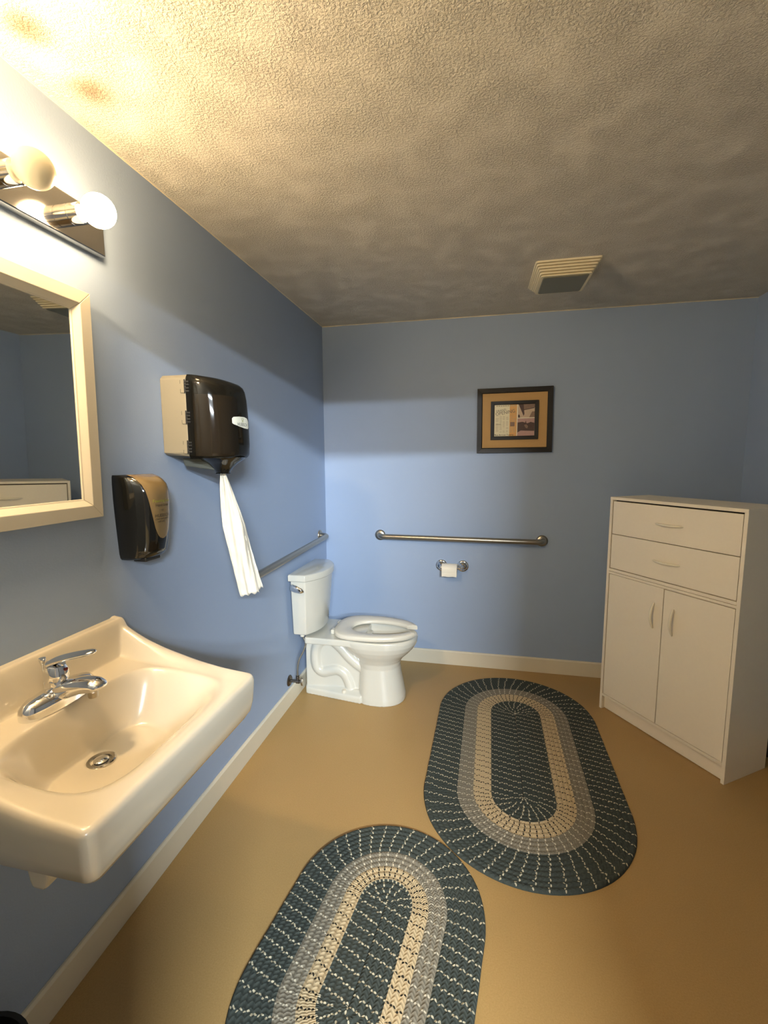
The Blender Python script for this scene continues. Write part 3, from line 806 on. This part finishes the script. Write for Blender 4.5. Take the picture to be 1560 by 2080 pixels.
MB().loft([rrect(x0 + 0.012, x1 - 0.012, y0 + 0.012, y1 - 0.012, RH - 0.056, 0.01, 4), rrect(x0 + 0.016, x1 - 0.016, y0 + 0.016, y1 - 0.016, RH - 0.060, 0.01, 4)]).build('face_panel', M['vent_panel'], vt, vtl, smooth=30)

# ------------------------------------------------------------------ TOILET  (local frame: x out of the left wall, y across)
TY = -0.525
tt = thing('toilet', 'white two-piece toilet with open-front seat against the left wall in the corner', 'toilet', (0, TY, 0))
def egg(z, xb, xf, hw, xc=None, pf_=2.0, pb=2.6, n=56):
    xc = xc if xc is not None else xb + (xf - xb) * 0.45; r = []
    for k in range(n):
        a = 2 * pi * k / n; c, s = cos(a), sin(a)
        if c >= 0: x = xc + (xf - xc) * abs(c) ** (2 / pf_); y = hw * math.copysign(abs(s) ** (2 / pf_), s)
        else: x = xc - (xc - xb) * abs(c) ** (2 / pb); y = hw * math.copysign(abs(s) ** (2 / pb), s)
        r.append((x, y, z))
    return r
bw = MB()
outer = [(0.0, .400, .690, .142, 3.2), (.03, .400, .689, .141, 3.2), (.10, .402, .676, .134, 3.0), (.17, .404, .662, .126, 2.8), (.22, .404, .656, .123, 2.6), (.255, .395, .663, .129, 2.5),
         (.285, .37, .685, .144, 2.4), (.315, .33, .718, .162, 2.4), (.345, .30, .745, .177, 2.4), (.375, .28, .762, .186, 2.5), (.400, .27, .766, .188, 2.5), (.413, .27, .762, .186, 2.5), (.418, .275, .755, .180, 2.5)]
inner = [(.418, .325, .722, .140), (.410, .322, .722, .140), (.385, .325, .716, .138), (.33, .34, .680, .124), (.27, .37, .610, .094), (.225, .40, .545, .058), (.205, .42, .51, .03)]
rg = [egg(z, a, b_, h, pf_=2.2, pb=p) for z, a, b_, h, p in outer] + [egg(z, a, b_, h, pf_=2.1, pb=2.2) for z, a, b_, h in inner]
bw.loft(rg)
# rear web, foot and tank deck
def xpoly(pts, z): return [(x, y, z) for x, y in pts]
web = [(0.050, -0.052), (0.055, -0.062), (0.47, -0.066), (0.47, 0.066), (0.055, 0.062), (0.050, 0.052)]
bw.loft([xpoly(web, 0.0), xpoly(web, 0.40)])
foot = [(0.046, -0.060), (0.056, -0.074), (0.25, -0.104), (0.43, -0.132), (0.43, 0.132), (0.25, 0.104), (0.056, 0.074), (0.046, 0.060)]
foot2 = [(x, y * 0.86) for x, y in foot]
bw.loft([xpoly(foot, 0.0), xpoly(foot, 0.030), xpoly([(x, y * 0.965) for x, y in foot], 0.042), xpoly([(x, y * 0.66) for x, y in foot], 0.062)])
deck = rrect(0.086, 0.44, -0.172, 0.172, 0.0, 0.018, 5)
bw.loft([[(x, y, z) for x, y, _ in deck] for z in (0.378, 0.412)] + [[(0.263 + (x - 0.263) * 0.985, y * 0.975, 0.418) for x, y, _ in deck]])
bowl_plain = None
trap = catmull([(.47, 0, .185), (.41, 0, .212), (.345, 0, .262), (.285, 0, .325), (.225, 0, .368), (.165, 0, .362), (.128, 0, .315), (.118, 0, .245), (.128, 0, .180), (.165, 0, .152), (.215, 0, .164), (.262, 0, .174), (.308, 0, .152), (.338, 0, .100), (.35, 0, .045)], 6)
for s in (-1, 1):
    bw.tube([(p.x, s * 0.050, p.z) for p in trap], 0.036, 18)
bowl = bw.build('bowl', M['toilet_porcelain'], tt, fix=True)
rm = bowl.modifiers.new('remesh', 'REMESH'); rm.mode = 'VOXEL'; rm.voxel_size = 0.0036; rm.use_smooth_shade = True
sm_ = bowl.modifiers.new('smooth', 'SMOOTH'); sm_.factor = 0.5; sm_.iterations = 6
MB().loft([egg(.262, .385, .600, .088, pf_=2.1, pb=2.2), egg(.264, .386, .599, .087, pf_=2.1, pb=2.2)]).build('water', M['water'], tt)
for s in (-1, 1):
    MB().lathe([(0.013, 0.030), (0.014, 0.052), (0.011, 0.060), (0.001, 0.062)], (0.315, s * 0.093, 0), 'z', 20).build('bolt_cap', M['seat'], tt, smooth=40)
# seat (C-shaped, open at the front)
st = MB(); rows = []
NSG = 90; gap = 0.062
def seat_outer(a):
    c, s = cos(a), sin(a)
    if c >= 0: return (0.45 + 0.320 * abs(c) ** (2 / 2.15), 0.190 * math.copysign(abs(s) ** (2 / 2.15), s))
    return (0.45 - 0.205 * abs(c) ** (2 / 3.4), 0.190 * math.copysign(abs(s) ** (2 / 2.5), s))
def seat_inner(a):
    c, s = cos(a), sin(a)
    if c >= 0: return (0.50 + 0.225 * abs(c) ** (2 / 2.0), 0.108 * math.copysign(abs(s) ** (2 / 2.1), s))
    return (0.50 - 0.150 * abs(c) ** (2 / 2.2), 0.108 * math.copysign(abs(s) ** (2 / 2.1), s))
def find_a(fn, y):
    lo, hi = 0.0, pi / 2
    for _ in range(40):
        mid = (lo + hi) / 2
        if fn(mid)[1] < y: lo = mid
        else: hi = mid
    return lo
ao, ai = find_a(seat_outer, gap), find_a(seat_inner, gap * 0.92)
for i in range(NSG + 1):
    t = i / NSG
    O = Vector(seat_outer(lerp(ao, 2 * pi - ao, t))); I = Vector(seat_inner(lerp(ai, 2 * pi - ai, t)))
    sec = []
    for q, z in ((0.0, .431), (0.0, .444), (0.03, .451), (0.10, .4555), (0.45, .4575), (0.85, .4535), (0.96, .449), (1.0, .442), (1.0, .431), (0.96, .4275), (0.04, .4275)):
        p = O.lerp(I, q); sec.append((p.x, p.y, z))
    rows.append(sec)
st.loft(rows); st.build('seat', M['seat'], tt, smooth=50, bevel=0.0)
for s in (-1, 1):
    MB().box(0.232, 0.275, s * 0.07 - 0.022, s * 0.07 + 0.022, 0.418, 0.446).build('seat_hinge', M['seat'], tt, bevel=0.006, seg=3)
# tank
def tank_ring(z, hw, xcorner, xfront, xb=0.026, n=24):
    r = [(xb, -hw, z)]
    ys = [-hw + 2 * hw * k / n for k in range(n + 1)]
    for y in ys: r.append((xcorner + (xfront - xcorner) * (1 - abs(y / hw) ** 2.3), y, z))
    r.append((xb, hw, z)); return r
tk = MB()
tk.loft([tank_ring(.434, .176, .100, .160), tank_ring(.440, .184, .106, .168), tank_ring(.45, .187, .108, .172), tank_ring(.62, .199, .113, .190), tank_ring(.778, .209, .118, .204)])
tk.build('tank', M['toilet_porcelain'], tt, bevel=0.007, seg=4, smooth=30)
ld = MB()
ld.loft([tank_ring(.777, .216, .120, .208, .020), tank_ring(.781, .224, .124, .213, .017), tank_ring(.812, .225, .124, .214, .017), tank_ring(.819, .221, .121, .210, .020), tank_ring(.8225, .208, .114, .200, .030)])
ld.build('tank_lid', M['toilet_porcelain'], tt, bevel=0.003, seg=3, smooth=35)
hd = MB()
hp = [(0.036, -0.222, .746), (0.048, -0.229, .744), (0.074, -0.234, .737), (0.100, -0.234, .729), (0.118, -0.230, .722)]
hd.tube(catmull(hp, 5), [table([0, .15, .45, .8, 1], [.008, .020, .022, .016, .003], i / 20) for i in range(21)], 18, flat=0.6, up=Vector((0, 1, 0)))
hd.lathe([(0.010, 0.0), (0.010, 0.024)], (0.070, -0.203, .741), 'y', 18, sign=-1)
hd.build('flush_lever', M['chrome'], tt, smooth=60)

# ------------------------------------------------------------------ SUPPLY VALVE AND HOSE
sv = thing('shutoff_valve', 'small tarnished water shutoff valve with braided hose beside the toilet base', 'valve', (0, -0.735, 0.14))
svl = sv.location.copy(); vy, vz = -0.735, 0.150
MB().lathe([(0.034, 0.0), (0.034, 0.003), (0.028, 0.009), (0.014, 0.013), (0.001, 0.013)], (0, vy, vz), 'x', 32).build('escutcheon', M['dark_metal'], sv, svl, smooth=40)
bd = MB().lathe([(0.009, 0.005), (0.009, 0.045), (0.013, 0.047), (0.013, 0.066), (0.009, 0.068), (0.009, 0.080)], (0, vy, vz), 'x', 20)
bd.lathe([(0.008, 0.0), (0.008, 0.020), (0.011, 0.021), (0.011, 0.036), (0.007, 0.038)], (0.056, vy, vz), 'z', 20)
bd.build('body', M['dark_metal'], sv, svl, smooth=40)
hn = MB(); rings = []
for x, q in ((0.079, 1), (0.084, 1.05), (0.090, 0.95)):
    rings.append([(x, vy + 0.0125 * q * cos(2 * pi * k / 24) * (1 + 0.1 * cos(8 * pi * k / 24)), vz + 0.024 * q * sin(2 * pi * k / 24)) for k in range(24)])
hn.loft(rings); hn.build('handle', M['steel'], sv, svl, smooth=40)
hose = catmull([(0.056, vy, vz + 0.034), (0.056, vy + 0.001, vz + 0.075), (0.062, vy + 0.012, vz + 0.13), (0.085, vy + 0.035, vz + 0.185), (0.092, vy + 0.052, vz + 0.225), (0.078, vy + 0.058, vz + 0.255), (0.072, vy + 0.055, vz + 0.272)], 8)
MB().tube(hose, 0.0058, 14).build('hose', M['braid_hose'], sv, svl, smooth=60)
MB().lathe([(0.013, 0.0), (0.014, 0.004), (0.014, 0.016), (0.011, 0.022)], (0.072, vy + 0.055, vz + 0.268), 'z', 16).build('coupling_nut', M['seat'], sv, svl, smooth=30)

# ------------------------------------------------------------------ CABINET (local: x along the front, y into the corner)
CW, CD, CH = 0.706, 0.308, 1.280
cb = thing('storage_cabinet', 'tall white laminate cabinet with two drawers over two doors, angled across the right corner', 'cabinet', (1.859, -0.400, 0), math.atan2(-0.83379, 0.55208))
P = 0.016
c = MB()
c.box(0, P, 0, CD, 0, CH - P); c.box(CW - P, CW, 0, CD, 0, CH - P); c.box(0, CW, -0.001, CD, CH - P, CH)
c.box(P, CW - P, 0.0, CD - 0.004, 0.851, 0.8665); c.box(P, CW - P, 0.001, CD - 0.004, 0.8355, 0.8485)
c.box(P, CW - P, 0.0, CD - 0.004, 0.083, 0.098)
c.build('carcass', M['cabinet'], cb, bevel=0.0008)
MB().box(P, CW - P, 0.022, 0.036, 0.004, 0.083).build('kick_board', M['cabinet'], cb)
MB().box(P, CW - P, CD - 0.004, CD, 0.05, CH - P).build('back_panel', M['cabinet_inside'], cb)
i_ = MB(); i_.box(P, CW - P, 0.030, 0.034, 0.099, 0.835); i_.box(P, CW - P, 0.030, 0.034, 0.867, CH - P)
i_.build('inner_shadow_board', M['cabinet_inside'], cb)  # dark sheet added behind the fronts, giving the gaps their shade by colour
def pull(name, p, axis, length, parent):
    pts = []; rad = []
    for k in range(17):
        t = k / 16 - 0.5; out = 0.024 * (1 - (2 * t) ** 2) - 0.002
        q = Vector(p) + Vector((0, -out, 0)) + (Vector((1, 0, 0)) if axis == 'x' else Vector((0, 0, 1))) * (t * length)
        pts.append(q); rad.append(0.0075 * (0.45 + 0.55 * sqrt(max(1 - (2 * t) ** 2, 0))))
    MB().tube(pts, rad, 14, flat=0.85).build(name, M['handle'], parent, smooth=60)
for z0, z1, xg in ((1.0700, 1.2560, 0.3545), (0.8708, 1.0660, 0.3525)):
    d = MB().box(0.0215, 0.6865, 0.0015, 0.0175, z0, z1).build('drawer', M['cabinet'], cb, bevel=0.001)
    pull('handle', (xg, 0.002, z0 + (z1 - z0) * 0.50), 'x', 0.145, d)
for xa, xb_, hx, hz_, top in ((0.0210, 0.3530, 0.303, 0.676, 0.8335), (0.3570, 0.6870, 0.410, 0.673, 0.8315)):
    d = MB().box(xa, xb_, 0.0015, 0.0175, 0.101, top).build('door', M['cabinet'], cb, bevel=0.001)
    pull('handle', (hx, 0.002, hz_), 'z', 0.142, d)

# ------------------------------------------------------------------ RUGS
def rug(label, loc, rz, core, bands, rows, period):
    # bands: list of (outer radius, material index)
    R = bands[-1][0]; wrow = R / rows
    m = MB(); uvs = []
    PS = 44; PC = 44                       # steps on a straight side / on a cap
    inner = bands[0][0]
    def ncap(d):                           # flecks on each rounded end: fewer on the innermost rows
        if d > inner - 1e-4: return round(R * 0.66 * pi / period)
        return max(2, round(max(d, 0.3 * inner) * 1.1 * pi / period)) if d < 0.5 * inner else round(inner * 0.95 * pi / period)
    def path(d, dr=None):                  # closed stadium at distance d, with arc parameter
        pts = []
        Rm = ncap(d if dr is None else dr) * period / pi
        for k in range(PS): t = k / PS; pts.append((d, lerp(-core, core, t), 2 * core * t))
        for k in range(PC): a = pi * k / PC; pts.append((d * cos(a), core + d * sin(a), 2 * core + a * Rm))
        for k in range(PS): t = k / PS; pts.append((-d, lerp(core, -core, t), 2 * core + pi * Rm + 2 * core * t))
        for k in range(PC + 1): a = pi + pi * k / PC; pts.append((d * cos(a), -core + d * sin(a), 4 * core + pi * Rm + (a - pi) * Rm))
        return pts
    n = 2 * PS + 2 * PC + 1
    sect = []                              # (distance, height, v)
    hgt = 0.0085
    for r in range(rows):
        for q in range(5):
            f = q / 5; sect.append(((r + f) * wrow, 0.0035 + hgt * (0.35 + 0.65 * sqrt(max(sin(pi * clamp(f + 0.02)), 0))), r + f))
    sect.append((R - 0.0005, 0.0050, rows - 0.001)); sect.append((R, 0.0005, rows - 0.001))
    prow = [path(1.0, (q_ + 0.5) * wrow) for q_ in range(rows)]
    verts = []; faces = []; fu = []; mi = []; fl_ = []
    for d, h, v in sect:
        dd = max(d, 0.0004)
        for (x, y, s) in path(dd, (int(v + 1e-6) + 0.5) * wrow):
            rag = 0.0012 * sin(s * 47 + int(v) * 1.7)
            verts.append((x * (1 + rag), y, h)); uvs.append((s / period, v))
    for i in range(len(sect) - 1):
        dm = (sect[i][0] + sect[i + 1][0]) / 2; k = next((b_[1] for b_ in bands if dm <= b_[0] + 1e-6), bands[-1][1])
        rowi = int(sect[i][2] + 1e-6)
        for j in range(n - 1):
            a = i * n + j; faces.append((a, a + 1, a + n + 1, a + n)); mi.append(k)
            pr_ = prow[rowi]; s0 = pr_[j][2] / period; s1 = pr_[j + 1][2] / period
            cap = (j % (PS + PC)) >= PS; fl_.append(period * (dm / (ncap((rowi + 0.5) * wrow) * period / pi) if cap else 1.0))
            v0 = sect[i][2]; v1 = min(sect[i + 1][2], rowi + 0.999)
            fu.append(((s0, v0), (s1, v0), (s1, v1), (s0, v1)))
    me = bpy.data.meshes.new('braided_rug'); me.from_pydata(verts, [], faces)
    for k in ('braid_dark', 'braid_cream', 'braid_grey'): me.materials.append(M[k])
    ul = me.uv_layers.new(name='UVMap'); ul2 = me.uv_layers.new(name='Length')
    ul = me.uv_layers['UVMap']
    for p, k, u, q2 in zip(me.polygons, mi, fu, fl_):
        p.material_index = k; p.use_smooth = True
        for li, q in zip(p.loop_indices, u): ul.data[li].uv = q; ul2.data[li].uv = (q2, 0)
    me.update()
    o = bpy.data.objects.new('braided_rug', me); COL.objects.link(o); o.location = loc; o.rotation_euler = (0, 0, rz)
    return tag(o, label, 'rug', 'oval braided rugs on the floor')
rug('large oval braided rug in slate, grey and cream near the white cabinet', (1.345, -0.930, 0), radians(-1.5), 0.333, [(0.140, 0), (0.218, 1), (0.290, 2), (0.440, 0)], 21, 0.038)
rug('smaller oval braided rug in front of the sink, cut off by the bottom edge', (0.8135, -2.003, 0), radians(-8.0), 0.150, [(0.090, 0), (0.145, 1), (0.208, 2), (0.330, 0)], 16, 0.038)

# ------------------------------------------------------------------ BINS (mostly cut off by the picture's edges)
def bin_(label, loc, r0, r1, h):
    o = thing('waste_bin', label, 'bin', loc)
    m = MB(); m.lathe([(r0 - 0.01, 0), (r0, 0.006), (r1, h - 0.012), (r1 + 0.006, h - 0.010), (r1 + 0.006, h), (r1 - 0.004, h), (r0 - 0.006, 0.012), (0.001, 0.012)], (0, 0, 0), 'z', 40)
    m.build('bucket', M['black_plastic'], o, smooth=40)
    return o
bin_('black waste bin under the near end of the sink, in the bottom left corner', (0.120, -2.610, 0), 0.10, 0.112, 0.275)
bin_('narrow black bin behind the right side of the white cabinet', (2.588, -0.655, 0), 0.085, 0.095, 0.36)

# ------------------------------------------------------------------ LIGHT
wd = bpy.data.worlds.new('World'); scn.world = wd; wd.use_nodes = True
bg = wd.node_tree.nodes['Background']; bg.inputs[0].default_value = (1.0, 0.93, 0.84, 1); bg.inputs[1].default_value = 0.07
def strip(name, loc, sx, sy, energy, col):
    l = bpy.data.lights.new(name, 'AREA'); l.shape = 'RECTANGLE'; l.size = sx; l.size_y = sy; l.energy = energy; l.color = col
    o = bpy.data.objects.new(name, l); COL.objects.link(o); o.location = loc
    d = Vector((0.8, -1.0, 1.0)) - Vector(loc); o.rotation_euler = d.to_track_quat('-Z', 'Y').to_euler()
    return o
# two rows of cool hallway ceiling strips seen through the doorway's head
strip('hall_light', (2.65, -6.5, 2.86), 1.5, 0.05, 92, (0.84, 0.93, 1.0))
strip('hall_light', (2.65, -6.5, 2.43), 1.5, 0.05, 40, (0.84, 0.93, 1.0))

# ------------------------------------------------------------------ CAMERA
f_px, pit, rol, yaw = 907.198, 0.118778, -0.0046250, 0.206980
fw = Vector((-sin(yaw) * cos(pit), cos(yaw) * cos(pit), -sin(pit))); r = Vector((cos(yaw), sin(yaw), 0)); u = r.cross(fw)
r2 = r * cos(rol) + u * sin(rol); u2 = -r * sin(rol) + u * cos(rol)
cd = bpy.data.cameras.new('Camera'); cam = bpy.data.objects.new('Camera', cd); COL.objects.link(cam)
cd.sensor_fit = 'VERTICAL'; cd.sensor_height = 24.0; cd.lens = f_px / 2080 * 24.0; cd.clip_start = 0.01; cd.clip_end = 50
m3 = Matrix((r2, u2, -fw)).transposed(); cam.matrix_world = Matrix.Translation(CAM) @ m3.to_4x4()
scn.camera = cam

vs_ = scn.view_settings; scn.display_settings.display_device = 'sRGB'
vs_.view_transform = 'Standard'; vs_.look = 'None'; vs_.gamma = 1.0; vs_.use_curve_mapping = False
vs_.exposure = 2.08
